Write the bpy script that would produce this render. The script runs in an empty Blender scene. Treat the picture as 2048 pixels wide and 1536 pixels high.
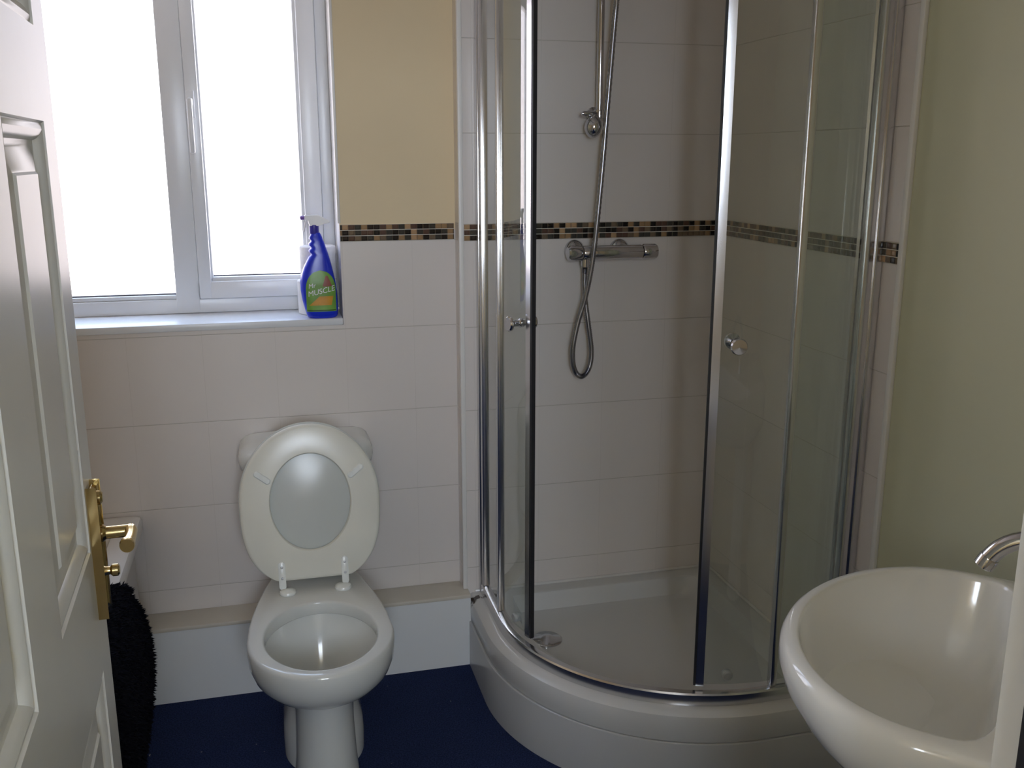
import bpy, bmesh, math, random
from math import sin, cos, pi, radians, sqrt, hypot
from mathutils import Vector, Matrix

SC = bpy.context.scene
COL = SC.collection
random.seed(7)

# ------------------------------------------------------------------ camera
cam_d = bpy.data.cameras.new('camera')
cam_d.sensor_width = 36.0
cam_d.lens = 36.0 * 1916.6 / 2048.0
cam_d.clip_start = 0.02
cam = bpy.data.objects.new('camera', cam_d)
COL.objects.link(cam)
cam.location = (0, 0, 1.55)
cam.rotation_euler = (radians(90 - 13.31), 0, radians(-14.36))
SC.camera = cam

# ------------------------------------------------------------------ world, exposure
W = bpy.data.worlds.new('daylight'); SC.world = W
W.use_nodes = True
_bg = W.node_tree.nodes['Background']
# sky: pale and slightly warm on the window side, brighter and bluer on the landing side
_n = W.node_tree.nodes; _l = W.node_tree.links
_tc = _n.new('ShaderNodeTexCoord'); _sx = _n.new('ShaderNodeSeparateXYZ'); _mr = _n.new('ShaderNodeMapRange'); _mx = _n.new('ShaderNodeMix')
_mx.data_type = 'RGBA'
_l.new(_tc.outputs['Generated'], _sx.inputs[0]); _l.new(_sx.outputs['Y'], _mr.inputs[0])
_mr.inputs[1].default_value = -0.3; _mr.inputs[2].default_value = 0.3
SKY_LANDING, SKY_WINDOW_LOW, SKY_WINDOW_HIGH = (18.0, 20.2, 23.4), (5.4, 4.75, 4.9), (2.7, 3.5, 5.0)
_mz = _n.new('ShaderNodeMapRange'); _mw = _n.new('ShaderNodeMix'); _mw.data_type = 'RGBA'
_l.new(_sx.outputs['Z'], _mz.inputs[0]); _mz.inputs[1].default_value = 0.0; _mz.inputs[2].default_value = 0.55
_mw.inputs[6].default_value = (*SKY_WINDOW_LOW, 1); _mw.inputs[7].default_value = (*SKY_WINDOW_HIGH, 1)
_l.new(_mz.outputs[0], _mw.inputs[0])
_mx.inputs[6].default_value = (*SKY_LANDING, 1); _l.new(_mw.outputs[2], _mx.inputs[7])
_l.new(_mr.outputs[0], _mx.inputs[0]); _l.new(_mx.outputs[2], _bg.inputs[0])
_bg.inputs[1].default_value = 1.0
SC.view_settings.view_transform = 'Standard'
SC.view_settings.look = 'None'
SC.view_settings.gamma = 1.0
SC.view_settings.use_curve_mapping = False
SC.view_settings.exposure = 0.13
SC.cycles.max_bounces = 14
SC.cycles.diffuse_bounces = 8
SC.cycles.glossy_bounces = 6
SC.cycles.transparent_max_bounces = 24
SC.cycles.sample_clamp_indirect = 8.0

def portal(name, loc, rot, sx, sy):
    l = bpy.data.lights.new(name, 'AREA'); l.shape = 'RECTANGLE'; l.size = sx; l.size_y = sy
    l.cycles.is_portal = True
    o = bpy.data.objects.new(name, l); COL.objects.link(o); o.location = loc; o.rotation_euler = rot
    return o
portal('window_daylight', (-0.36, 3.06, 1.61), (radians(-90), 0, 0), 1.16, 1.04)
portal('landing_daylight', (0.05, -1.53, 1.785), (radians(90), 0, 0), 0.78, 0.87)
portal('added_side_daylight', (-1.12, -0.61, 1.6), (radians(90), 0, radians(-90)), 0.38, 0.5)  # portal for an unseen side opening, added to brighten the basin and door lining

# ------------------------------------------------------------------ measures (metres)
YS, YL, XR = 2.713, 2.779, 1.367      # shower wall, window wall, right wall
YF = 0.58                             # room face of the wall with the door
XL, ZC = -1.09, 2.36                  # left wall, ceiling
CX, CY = 1.13, 2.46                   # centre of the shower quadrant
ROW, JOINT0, BAND0, BAND1 = 0.252, 0.309, 1.317, 1.364

# ------------------------------------------------------------------ materials
def nt(name):
    m = bpy.data.materials.new(name); m.use_nodes = True
    t = m.node_tree
    return m, t, t.nodes['Principled BSDF']

def mat(name, col, rough=0.5, metal=0.0, spec=0.5, coat=0.0, noise=None, bump=None, **kw):
    m, t, b = nt(name)
    b.inputs['Base Color'].default_value = (*col, 1)
    b.inputs['Roughness'].default_value = rough
    b.inputs['Metallic'].default_value = metal
    b.inputs['Specular IOR Level'].default_value = spec
    b.inputs['Coat Weight'].default_value = coat
    for k, v in kw.items():
        b.inputs[k].default_value = v
    if noise:                                   # (scale, amount) slight colour variation
        n = t.nodes.new('ShaderNodeTexNoise'); n.inputs['Scale'].default_value = noise[0]; n.inputs['Detail'].default_value = 4
        tc = t.nodes.new('ShaderNodeTexCoord'); t.links.new(tc.outputs['Object'], n.inputs['Vector'])
        r = t.nodes.new('ShaderNodeValToRGB')
        a = noise[1]
        r.color_ramp.elements[0].position = 0.3; r.color_ramp.elements[1].position = 0.7
        r.color_ramp.elements[0].color = (*[c * (1 - a) for c in col], 1)
        r.color_ramp.elements[1].color = (*[min(1, c * (1 + a)) for c in col], 1)
        t.links.new(n.outputs['Fac'], r.inputs['Fac']); t.links.new(r.outputs['Color'], b.inputs['Base Color'])
    if bump:                                    # (scale, strength, distance)
        n2 = t.nodes.new('ShaderNodeTexNoise'); n2.inputs['Scale'].default_value = bump[0]; n2.inputs['Detail'].default_value = 3
        tc2 = t.nodes.new('ShaderNodeTexCoord'); t.links.new(tc2.outputs['Object'], n2.inputs['Vector'])
        bp = t.nodes.new('ShaderNodeBump'); bp.inputs['Strength'].default_value = bump[1]; bp.inputs['Distance'].default_value = bump[2]
        t.links.new(n2.outputs['Fac'], bp.inputs['Height']); t.links.new(bp.outputs['Normal'], b.inputs['Normal'])
    return m

class NB:
    """small node-maths builder"""
    def __init__(s, t): s.t = t
    def m(s, op, a, b=0.0, c=0.0, clamp=False):
        n = s.t.nodes.new('ShaderNodeMath'); n.operation = op; n.use_clamp = clamp
        for i, v in enumerate((a, b, c)):
            if isinstance(v, (int, float)): n.inputs[i].default_value = v
            else: s.t.links.new(v, n.inputs[i])
        return n.outputs[0]
    def mix(s, f, a, b):
        n = s.t.nodes.new('ShaderNodeMix'); n.data_type = 'RGBA'
        for k, v in ((0, f), (6, a), (7, b)):
            if isinstance(v, (int, float)): n.inputs[k].default_value = v
            elif isinstance(v, tuple): n.inputs[k].default_value = (*v, 1)
            else: s.t.links.new(v, n.inputs[k])
        return n.outputs[2]
    def pos(s):
        g = s.t.nodes.new('ShaderNodeNewGeometry'); x = s.t.nodes.new('ShaderNodeSeparateXYZ')
        s.t.links.new(g.outputs['Position'], x.inputs[0]); return x.outputs, g.outputs['Position']
    def step(s, v, lo, hi):
        n = s.t.nodes.new('ShaderNodeMapRange'); n.interpolation_type = 'SMOOTHSTEP'
        s.t.links.new(v, n.inputs[0]); n.inputs[1].default_value = lo; n.inputs[2].default_value = hi
        return n.outputs[0]

TILE = (0.70, 0.661, 0.634)
GROUT = (0.40, 0.37, 0.33)
PAINT = (0.75, 0.62, 0.40)
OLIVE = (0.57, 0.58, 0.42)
WHITE = (0.80, 0.80, 0.79)

def wall_mat(name, axis, off, zones):
    """ceramic tile 200 x 250, with painted plaster where zones says so.
    zones: list of (kind, coord index, lo) -> factor of paint / white where coord > lo"""
    m, t, b = nt(name); k = NB(t)
    P, pv = k.pos()
    u = k.m('DIVIDE', k.m('SUBTRACT', P[axis], off), 0.2)
    z = P[2]
    up = k.m('GREATER_THAN', z, 1.34)
    v = k.m('DIVIDE', k.m('SUBTRACT', z, k.m('ADD', JOINT0, k.m('MULTIPLY', up, BAND1 - JOINT0))), ROW)
    du = k.m('MULTIPLY', k.m('PINGPONG', u, 0.5), 0.2)
    dv = k.m('MULTIPLY', k.m('PINGPONG', v, 0.5), ROW)
    mu = k.step(du, 0.0004, 0.0016); mv = k.step(dv, 0.0004, 0.0017)
    tile = k.m('MINIMUM', k.m('ADD', k.m('MULTIPLY', mu, 0.25), 0.75), k.m('ADD', k.m('MULTIPLY', mv, 0.75), 0.25))
    n = t.nodes.new('ShaderNodeTexNoise'); n.inputs['Scale'].default_value = 2.5; t.links.new(pv, n.inputs['Vector'])
    tcol = k.mix(n.outputs['Fac'], tuple(c * 0.97 for c in TILE), tuple(c * 1.03 for c in TILE))
    col = k.mix(tile, GROUT, tcol)
    rough = k.m('ADD', 0.26, k.m('MULTIPLY', k.m('SUBTRACT', 1.0, tile), 0.5))
    h = tile
    for kind, ax, lo, sgn in zones:
        f = k.m('GREATER_THAN', P[ax], lo) if sgn > 0 else k.m('LESS_THAN', P[ax], lo)
        c = {'paint': PAINT, 'olive': OLIVE, 'white': WHITE}[kind]
        if kind != 'white':
            n2 = t.nodes.new('ShaderNodeTexNoise'); n2.inputs['Scale'].default_value = 3.0; n2.inputs['Detail'].default_value = 3; t.links.new(pv, n2.inputs['Vector'])
            c = k.mix(n2.outputs['Fac'], tuple(q * 0.94 for q in c), tuple(q * 1.05 for q in c))
        col = k.mix(f, col, c)
        rough = k.m('ADD', k.m('MULTIPLY', rough, k.m('SUBTRACT', 1.0, f)), k.m('MULTIPLY', f, 0.4 if kind == 'white' else 0.55))
        h = k.m('MAXIMUM', h, f)
    t.links.new(col, b.inputs['Base Color']); t.links.new(rough, b.inputs['Roughness'])
    bp = t.nodes.new('ShaderNodeBump'); bp.inputs['Strength'].default_value = 0.5; bp.inputs['Distance'].default_value = 0.0012
    t.links.new(h, bp.inputs['Height']); t.links.new(bp.outputs['Normal'], b.inputs['Normal'])
    b.inputs['Specular IOR Level'].default_value = 0.45
    return m

def mosaic_mat(name, axis):
    m, t, b = nt(name); k = NB(t)
    P, pv = k.pos()
    u = k.m('DIVIDE', P[axis], 0.0178); v = k.m('DIVIDE', k.m('SUBTRACT', P[2], BAND0), (BAND1 - BAND0) / 3)
    cu = k.m('FLOOR', u); cv = k.m('FLOOR', v)
    cmb = t.nodes.new('ShaderNodeCombineXYZ'); t.links.new(cu, cmb.inputs[0]); t.links.new(cv, cmb.inputs[1]); cmb.inputs[2].default_value = 3.0 + axis
    wn = t.nodes.new('ShaderNodeTexWhiteNoise'); wn.noise_dimensions = '3D'; t.links.new(cmb.outputs[0], wn.inputs['Vector'])
    r = t.nodes.new('ShaderNodeValToRGB'); r.color_ramp.interpolation = 'CONSTANT'
    cols = [(0, (0.012, 0.009, 0.008)), (0.20, (0.10, 0.055, 0.04)), (0.38, (0.045, 0.042, 0.035)), (0.58, (0.30, 0.19, 0.10)), (0.74, (0.16, 0.115, 0.075)), (0.86, (0.02, 0.014, 0.012)), (0.93, (0.42, 0.27, 0.15))]
    el = r.color_ramp.elements
    el[0].position, el[0].color = 0, (*cols[0][1], 1)
    el[1].position, el[1].color = cols[1][0], (*cols[1][1], 1)
    for p, c in cols[2:]:
        e = el.new(p); e.color = (*c, 1)
    t.links.new(wn.outputs['Value'], r.inputs['Fac'])
    du = k.m('MULTIPLY', k.m('PINGPONG', u, 0.5), 0.0178); dv = k.m('MULTIPLY', k.m('PINGPONG', v, 0.5), (BAND1 - BAND0) / 3)
    d = k.m('MINIMUM', du, dv)
    g = k.step(dv, 0.0006, 0.0011)
    tc = k.mix(k.step(du, 0.0004, 0.0011), (0.10, 0.08, 0.06), r.outputs['Color'])
    t.links.new(k.mix(g, (0.62, 0.58, 0.50), tc), b.inputs['Base Color'])
    t.links.new(k.m('SUBTRACT', 0.6, k.m('MULTIPLY', g, 0.5)), b.inputs['Roughness'])
    bp = t.nodes.new('ShaderNodeBump'); bp.inputs['Strength'].default_value = 0.7; bp.inputs['Distance'].default_value = 0.002
    t.links.new(k.step(d, 0.0007, 0.004), bp.inputs['Height']); t.links.new(bp.outputs['Normal'], b.inputs['Normal'])
    return m

def stained(name, col, rough, p, rad, scol=(0.035, 0.018, 0.008)):
    """surface with one patch of black mould round the point p"""
    m, t, b = nt(name); k = NB(t)
    P, pv = k.pos()
    vm = t.nodes.new('ShaderNodeVectorMath'); vm.operation = 'DISTANCE'; t.links.new(pv, vm.inputs[0]); vm.inputs[1].default_value = p
    n = t.nodes.new('ShaderNodeTexNoise'); n.inputs['Scale'].default_value = 90; n.inputs['Detail'].default_value = 4; t.links.new(pv, n.inputs['Vector'])
    d = k.m('ADD', vm.outputs['Value'], k.m('MULTIPLY', k.m('SUBTRACT', n.outputs['Fac'], 0.5), rad * 2.2))
    f = k.step(d, rad * 0.45, rad)
    t.links.new(k.mix(f, scol, col), b.inputs['Base Color'])
    b.inputs['Roughness'].default_value = rough
    return m

def glass_mat(name, tint, haze, ior=1.5, hazecol=(0.75, 0.78, 0.75)):
    m = bpy.data.materials.new(name); m.use_nodes = True; t = m.node_tree
    t.nodes.clear()
    out = t.nodes.new('ShaderNodeOutputMaterial')
    tr = t.nodes.new('ShaderNodeBsdfTransparent'); tr.inputs[0].default_value = (*tint, 1)
    df = t.nodes.new('ShaderNodeBsdfDiffuse'); df.inputs[0].default_value = (*hazecol, 1)
    gl = t.nodes.new('ShaderNodeBsdfAnisotropic'); gl.inputs['Color'].default_value = (1, 1, 1, 1); gl.inputs['Roughness'].default_value = 0.03
    fr = t.nodes.new('ShaderNodeFresnel'); fr.inputs['IOR'].default_value = ior
    mx = t.nodes.new('ShaderNodeMixShader'); mx.inputs[0].default_value = haze
    t.links.new(tr.outputs[0], mx.inputs[1]); t.links.new(df.outputs[0], mx.inputs[2])
    geo = t.nodes.new('ShaderNodeNewGeometry'); k = NB(t)
    f2 = k.m('MULTIPLY', k.m('MULTIPLY', fr.outputs[0], 1.8, clamp=True), k.m('SUBTRACT', 1.0, geo.outputs['Backfacing']))   # both faces of the sheet
    m2 = t.nodes.new('ShaderNodeMixShader'); t.links.new(f2, m2.inputs[0])
    t.links.new(mx.outputs[0], m2.inputs[1]); t.links.new(gl.outputs[0], m2.inputs[2])
    t.links.new(m2.outputs[0], out.inputs[0])
    return m

M = {}
M['back'] = wall_mat('window wall tile and paint', 0, 0.012, [('paint', 2, 1.345, 1), ('white', 1, 2.786, 1)])
M['shower_wall'] = wall_mat('shower tile', 0, 0.18, [])
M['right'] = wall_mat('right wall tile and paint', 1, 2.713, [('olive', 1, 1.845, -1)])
M['mosaic_x'] = mosaic_mat('mosaic strip along back', 0)
M['mosaic_y'] = mosaic_mat('mosaic strip along right', 1)
M['paint'] = mat('cream emulsion', PAINT, 0.55, noise=(3, 0.04))
M['ceiling'] = mat('white ceiling', (0.78, 0.77, 0.74), 0.7, noise=(4, 0.02))
M['trimw'] = mat('white plastic trim', (0.78, 0.77, 0.75), 0.35, noise=(9, 0.02))
M['upvc'] = mat('white upvc', (0.74, 0.76, 0.79), 0.3, noise=(6, 0.02))
M['gloss'] = mat('white gloss paint', (0.66, 0.655, 0.62), 0.3, noise=(5, 0.03), bump=(60, 0.05, 0.001))
M['box_top'] = mat('beige ledge tile', (0.62, 0.58, 0.50), 0.35, noise=(7, 0.05))
M['ceramic'] = mat('white ceramic', (0.85, 0.86, 0.84), 0.09, coat=0.3, noise=(4, 0.015))
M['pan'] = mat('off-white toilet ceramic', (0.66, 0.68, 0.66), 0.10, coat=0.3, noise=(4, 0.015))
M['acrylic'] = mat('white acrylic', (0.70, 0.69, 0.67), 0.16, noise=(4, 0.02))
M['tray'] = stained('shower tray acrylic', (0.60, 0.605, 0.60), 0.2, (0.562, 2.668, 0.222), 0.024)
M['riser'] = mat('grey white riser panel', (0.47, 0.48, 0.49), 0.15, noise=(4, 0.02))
M['boxing'] = stained('white boxing panel', (0.74, 0.76, 0.77), 0.4, (0.556, 2.670, 0.240), 0.022)
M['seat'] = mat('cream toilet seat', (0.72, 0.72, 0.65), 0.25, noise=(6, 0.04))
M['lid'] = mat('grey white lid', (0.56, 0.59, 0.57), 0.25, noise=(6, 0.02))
M['clear_plastic'] = mat('milky plastic', (0.75, 0.78, 0.76), 0.25, noise=(30, 0.06))
M['roller'] = mat('grey roller plastic', (0.36, 0.38, 0.38), 0.3, noise=(30, 0.08))
M['chrome'] = mat('chrome', (0.62, 0.62, 0.65), 0.10, 1.0, noise=(8, 0.03))
M['alu'] = mat('polished aluminium', (0.70, 0.70, 0.72), 0.20, 1.0, noise=(8, 0.03))
M['steel_dull'] = mat('dull steel', (0.45, 0.45, 0.46), 0.35, 1.0, noise=(20, 0.1))
M['hose'] = mat('ribbed steel hose', (0.36, 0.36, 0.39), 0.25, 1.0, noise=(30, 0.1))
M['brass'] = mat('polished brass', (0.62, 0.47, 0.22), 0.18, 1.0, noise=(20, 0.08))
M['rubber'] = mat('black rubber', (0.015, 0.015, 0.018), 0.5, noise=(20, 0.1))
M['mat_pile'] = mat('black shaggy pile', (0.006, 0.006, 0.010), 0.95, spec=0.1, noise=(40, 0.3))
M['bottle'] = mat('blue bottle plastic', (0.010, 0.032, 0.58), 0.28, noise=(10, 0.05))
M['collar'] = mat('dark blue cap', (0.03, 0.025, 0.30), 0.35, noise=(10, 0.05))
M['violet'] = mat('violet nozzle', (0.20, 0.11, 0.42), 0.35, noise=(10, 0.05))
M['head'] = mat('white spray head', (0.80, 0.80, 0.82), 0.35, noise=(10, 0.02))
M['label'] = mat('green label', (0.17, 0.36, 0.06), 0.35, noise=(14, 0.25))
M['label_dark'] = mat('dark green label print', (0.03, 0.10, 0.015), 0.35, noise=(20, 0.2))
M['orange'] = mat('orange label print', (0.62, 0.30, 0.03), 0.35, noise=(20, 0.2))
M['red'] = mat('dull red label print', (0.30, 0.10, 0.08), 0.35, noise=(20, 0.2))
M['letter'] = mat('white lettering', (0.80, 0.78, 0.84), 0.4, noise=(10, 0.02))
M['paper'] = mat('toilet paper', (0.80, 0.79, 0.79), 0.9, spec=0.1, noise=(60, 0.03), bump=(120, 0.3, 0.001))
M['card'] = mat('cardboard core', (0.45, 0.36, 0.26), 0.8, noise=(40, 0.1))
M['water'] = mat('toilet water', (0.45, 0.48, 0.46), 0.03, noise=(5, 0.02))
M['glass'] = glass_mat('shower glass', (0.90, 0.925, 0.905), 0.045)
M['pane'] = glass_mat('window glass', (0.97, 0.98, 0.98), 0.01)
M['gasket'] = mat('grey gasket', (0.10, 0.10, 0.12), 0.6, noise=(20, 0.1))

def carpet_mat():
    m, t, b = nt('navy carpet'); k = NB(t)
    P, pv = k.pos()
    n = t.nodes.new('ShaderNodeTexNoise'); n.inputs['Scale'].default_value = 260; n.inputs['Detail'].default_value = 3; t.links.new(pv, n.inputs['Vector'])
    n2 = t.nodes.new('ShaderNodeTexNoise'); n2.inputs['Scale'].default_value = 9; t.links.new(pv, n2.inputs['Vector'])
    n3 = t.nodes.new('ShaderNodeTexNoise'); n3.inputs['Scale'].default_value = 55; n3.inputs['Detail'].default_value = 2; t.links.new(pv, n3.inputs['Vector'])
    a = k.mix(k.step(n.outputs['Fac'], 0.35, 0.65), (0.011, 0.018, 0.056), (0.028, 0.044, 0.120))
    a = k.mix(k.m('MULTIPLY', n2.outputs['Fac'], 0.4), a, (0.012, 0.020, 0.055))
    a = k.mix(k.m('MULTIPLY', k.step(n3.outputs['Fac'], 0.735, 0.77), 0.7), a, (0.42, 0.42, 0.42))       # scraps of lint
    t.links.new(a, b.inputs['Base Color']); b.inputs['Roughness'].default_value = 0.95; b.inputs['Specular IOR Level'].default_value = 0.1
    bp = t.nodes.new('ShaderNodeBump'); bp.inputs['Strength'].default_value = 0.8; bp.inputs['Distance'].default_value = 0.004
    t.links.new(n.outputs['Fac'], bp.inputs['Height']); t.links.new(bp.outputs['Normal'], b.inputs['Normal'])
    return m
M['carpet'] = carpet_mat()

# ------------------------------------------------------------------ mesh helpers
ORG = {}
class MB:
    """collects shapes, in world coordinates, into one mesh object"""
    def __init__(s): s.v = []; s.f = []; s.mi = []; s.cur = 0
    def add(s, vs, fs):
        o = len(s.v); s.v += [tuple(p) for p in vs]
        s.f += [tuple(i + o for i in f) for f in fs]; s.mi += [s.cur] * len(fs)
        return s
    def box(s, x0, x1, y0, y1, z0, z1, bev=0.0, seg=2):
        if bev <= 0:
            vs = [(x, y, z) for z in (z0, z1) for y in (y0, y1) for x in (x0, x1)]
            return s.add(vs, [(0, 2, 3, 1), (4, 5, 7, 6), (0, 1, 5, 4), (2, 6, 7, 3), (0, 4, 6, 2), (1, 3, 7, 5)])
        bm = bmesh.new(); bmesh.ops.create_cube(bm, size=1)
        for v in bm.verts:
            v.co = Vector(((x0 + x1) / 2 + v.co.x * (x1 - x0), (y0 + y1) / 2 + v.co.y * (y1 - y0), (z0 + z1) / 2 + v.co.z * (z1 - z0)))
        bmesh.ops.bevel(bm, geom=bm.edges[:], offset=bev, segments=seg, profile=0.5, affect='EDGES')
        return s.bm(bm)
    def bm(s, bm):
        bm.verts.index_update()
        s.add([v.co[:] for v in bm.verts], [[v.index for v in f.verts] for f in bm.faces]); bm.free(); return s
    def loft(s, rings, cap0=True, cap1=True, closed=True):
        n = len(rings[0]); vs = [p for r in rings for p in r]; fs = []
        for i in range(len(rings) - 1):
            for j in range(n if closed else n - 1):
                a, b = i * n + j, i * n + (j + 1) % n
                fs.append((a, b, b + n, a + n))
        if cap0: fs.append(tuple(range(n - 1, -1, -1)))
        if cap1: fs.append(tuple(range((len(rings) - 1) * n, len(rings) * n)))
        return s.add(vs, fs)
    def lathe(s, prof, c=(0, 0, 0), axis=(0, 0, 1), n=32):
        q = Vector((0, 0, 1)).rotation_difference(Vector(axis).normalized())
        c = Vector(c)
        rings = [[c + q @ Vector((r * cos(2 * pi * j / n), r * sin(2 * pi * j / n), h)) for j in range(n)] for r, h in prof]
        return s.loft(rings)
    def tube(s, pts, r, n=14, caps=True):
        pts = [Vector(p) for p in pts]; rs = r if isinstance(r, (list, tuple)) else [r] * len(pts)
        rings = []; up = None
        for i, p in enumerate(pts):
            d = (pts[min(i + 1, len(pts) - 1)] - pts[max(i - 1, 0)]).normalized()
            if up is None:
                up = d.orthogonal().normalized()
            up = (up - d * up.dot(d)).normalized(); sd = d.cross(up)
            rings.append([p + (up * cos(2 * pi * j / n) + sd * sin(2 * pi * j / n)) * rs[i] for j in range(n)])
        return s.loft(rings, caps, caps)
    def build(s, name, m, parent=None, angle=35, fix=True):
        if parent is not None: org = ORG[parent]
        else:
            xs = [p[0] for p in s.v]; ys = [p[1] for p in s.v]; zs = [p[2] for p in s.v]
            org = Vector(((min(xs) + max(xs)) / 2, (min(ys) + max(ys)) / 2, min(zs)))
        me = bpy.data.meshes.new(name)
        me.from_pydata([(p[0] - org.x, p[1] - org.y, p[2] - org.z) for p in s.v], [], s.f)
        ms = m if isinstance(m, list) else [m]
        for q in ms: me.materials.append(q)
        for i, p in enumerate(me.polygons): p.material_index = s.mi[i]
        if fix:
            bm = bmesh.new(); bm.from_mesh(me); bmesh.ops.recalc_face_normals(bm, faces=bm.faces[:]); bm.to_mesh(me); bm.free()
        me.shade_smooth(); me.set_sharp_from_angle(angle=radians(angle)); me.update()
        o = bpy.data.objects.new(name, me); COL.objects.link(o); ORG[o] = org
        if parent is not None: o.parent = parent
        else: o.location = org
        return o

def tag(o, label=None, cat=None, group=None, kind=None):
    if label: o['label'] = label
    if cat: o['category'] = cat
    if group: o['group'] = group
    if kind: o['kind'] = kind
    return o
def thing(name, label, cat, loc, group=None):
    o = bpy.data.objects.new(name, None); COL.objects.link(o); o.location = loc; ORG[o] = Vector(loc)
    o.empty_display_size = 0.1
    return tag(o, label, cat, group)
def struct(name, mb, m, label, cat, **k):
    return tag(mb.build(name, m, **k), label, cat, kind='structure')
def arc(c, r, a0, a1, n, plane='xz', y=0.0):
    return [(c[0] + r * cos(a0 + (a1 - a0) * i / n), c[1] + r * sin(a0 + (a1 - a0) * i / n)) for i in range(n + 1)]
def smooth_path(P, k=8):
    """Catmull-Rom through P"""
    P = [Vector(p) for p in P]; out = []
    for i in range(len(P) - 1):
        p0, p1, p2, p3 = P[max(i - 1, 0)], P[i], P[i + 1], P[min(i + 2, len(P) - 1)]
        for j in range(k):
            t = j / k
            out.append(0.5 * ((2 * p1) + (p2 - p0) * t + (2 * p0 - 5 * p1 + 4 * p2 - p3) * t * t + (3 * p1 - p0 - 3 * p2 + p3) * t ** 3))
    return out + [P[-1]]

# ================================================================== SETTING
struct('floor', MB().box(-1.3, 1.6, -2.2, 3.0, -0.1, 0.0), M['carpet'], 'dark navy carpet covering the floor', 'floor')
struct('ceiling', MB().box(-1.3, 1.6, -2.2, 3.1, ZC, ZC + 0.1), M['ceiling'], 'plain white ceiling above the bathroom', 'ceiling')
WX0, WX1, WZ0, WZ1 = -0.93, 0.207, 1.078, 2.12
wb = MB()
wb.box(-1.3, WX0, YL, 3.06, 0, ZC); wb.box(WX1, 0.545, YL, 3.06, 0, ZC)
wb.box(WX0, WX1, YL, 3.06, 0, WZ0); wb.box(WX0, WX1, YL, 3.06, WZ1, ZC)
struct('wall_back', wb, M['back'], 'window wall, white tiles below and cream paint above the mosaic strip', 'wall')
struct('wall_shower', MB().box(0.540, 1.55, YS, 3.06, 0, ZC), M['shower_wall'], 'white tiled wall behind the shower valve', 'wall')
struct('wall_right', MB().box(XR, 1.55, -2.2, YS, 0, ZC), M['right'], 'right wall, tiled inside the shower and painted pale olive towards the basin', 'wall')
wl = MB()
wl.box(-1.3, XL, -0.42, YL, 0, ZC); wl.box(-1.3, XL, -2.2, -0.80, 0, ZC); wl.box(-1.3, XL, -0.80, -0.42, 0, 1.35); wl.box(-1.3, XL, -0.80, -0.42, 1.85, ZC)  # gap beside the landing is added, out of view, to let light in
struct('wall_left', wl, M['paint'], 'cream wall along the far side of the bath', 'wall')
DX0, DX1, DZ = -0.262, 0.592, 2.03
wf = MB()
wf.box(XL, DX0, 0.45, YF, 0, ZC); wf.box(DX1, XR, 0.45, YF, 0, ZC); wf.box(DX0, DX1, 0.45, YF, DZ, ZC)
struct('wall_front', wf, M['paint'], 'cream wall round the doorway', 'wall')
wh = MB()
wh.box(XL, -0.34, -1.65, -1.5, 0, ZC); wh.box(0.44, XR, -1.65, -1.5, 0, ZC); wh.box(-0.34, 0.44, -1.65, -1.5, 0, 1.35); wh.box(-0.34, 0.44, -1.65, -1.5, 2.22, ZC)
wh.box(0.02, 0.08, -1.62, -1.56, 1.35, 2.22)
struct('wall_landing', wh, M['paint'], 'cream wall of the landing outside with an opening to daylight', 'wall')

# door lining with rebate and black strip
dl = MB()
for x0, x1, s in ((DX0, DX0 + 0.03, 1), (DX1 - 0.03, DX1, -1)):
    dl.box(x0, x1, 0.44, YF + 0.004, 0, DZ)
dl.box(DX0 + 0.03, DX1 - 0.03, 0.44, YF + 0.004, DZ - 0.03, DZ)
dl.box(DX1 - 0.042, DX1 - 0.03, 0.46, 0.532, 0, DZ - 0.03, 0.002); dl.box(DX0 + 0.03, DX0 + 0.042, 0.46, 0.532, 0, DZ - 0.03, 0.002)
# architrave on the room side
dl.box(DX1 - 0.018, DX1 + 0.045, YF, YF + 0.016, 0, DZ + 0.045, 0.005); dl.box(DX0 - 0.045, DX0 + 0.012, YF, YF + 0.016, 0, DZ + 0.045, 0.005)
dl.box(DX0 + 0.012, DX1 - 0.018, YF, YF + 0.016, DZ - 0.02, DZ + 0.045, 0.005)
lining = struct('trim_1', dl, M['gloss'], 'white painted door lining at the right edge', 'door frame')
MB().box(DX1 - 0.042, DX1 - 0.0295, 0.5325, 0.548, 0.005, DZ - 0.031, 0.002).build('black_strip', M['rubber'], lining)['label'] = 'black strip along the door lining'

# mosaic strips
struct('trim_2', MB().box(WX1 + 0.001, 0.536, YL - 0.004, YL + 0.001, BAND0, BAND1, 0.0012, 1), M['mosaic_x'], 'brown and black mosaic strip on the wall right of the window', 'mosaic strip')
struct('trim_3', MB().box(0.553, XR - 0.001, YS - 0.004, YS + 0.001, BAND0, BAND1, 0.0012, 1), M['mosaic_x'], 'brown and black mosaic strip behind the shower valve', 'mosaic strip')
struct('trim_4', MB().box(XR - 0.004, XR + 0.001, 1.857, YS - 0.005, BAND0, BAND1, 0.0012, 1), M['mosaic_y'], 'brown and black mosaic strip on the right shower wall', 'mosaic strip')
# vertical edge trims
struct('trim_5', MB().box(0.5375, 0.5515, YS - 0.0035, YS + 0.012, 0.24, ZC, 0.003), M['trimw'], 'white vertical tile edging left of the shower', 'tile edging')
struct('trim_6', MB().box(XR - 0.010, XR + 0.002, 1.838, 1.856, 0.225, ZC, 0.004), M['trimw'], 'white vertical tile edging where the right wall turns from tile to paint', 'tile edging')
struct('trim_7', MB().box(WX1 - 0.005, WX1 + 0.003, YL - 0.003, YL + 0.010, BAND1 + 0.004, WZ1, 0.002), M['trimw'], 'white corner bead on the right edge of the window recess', 'corner bead')
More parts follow.
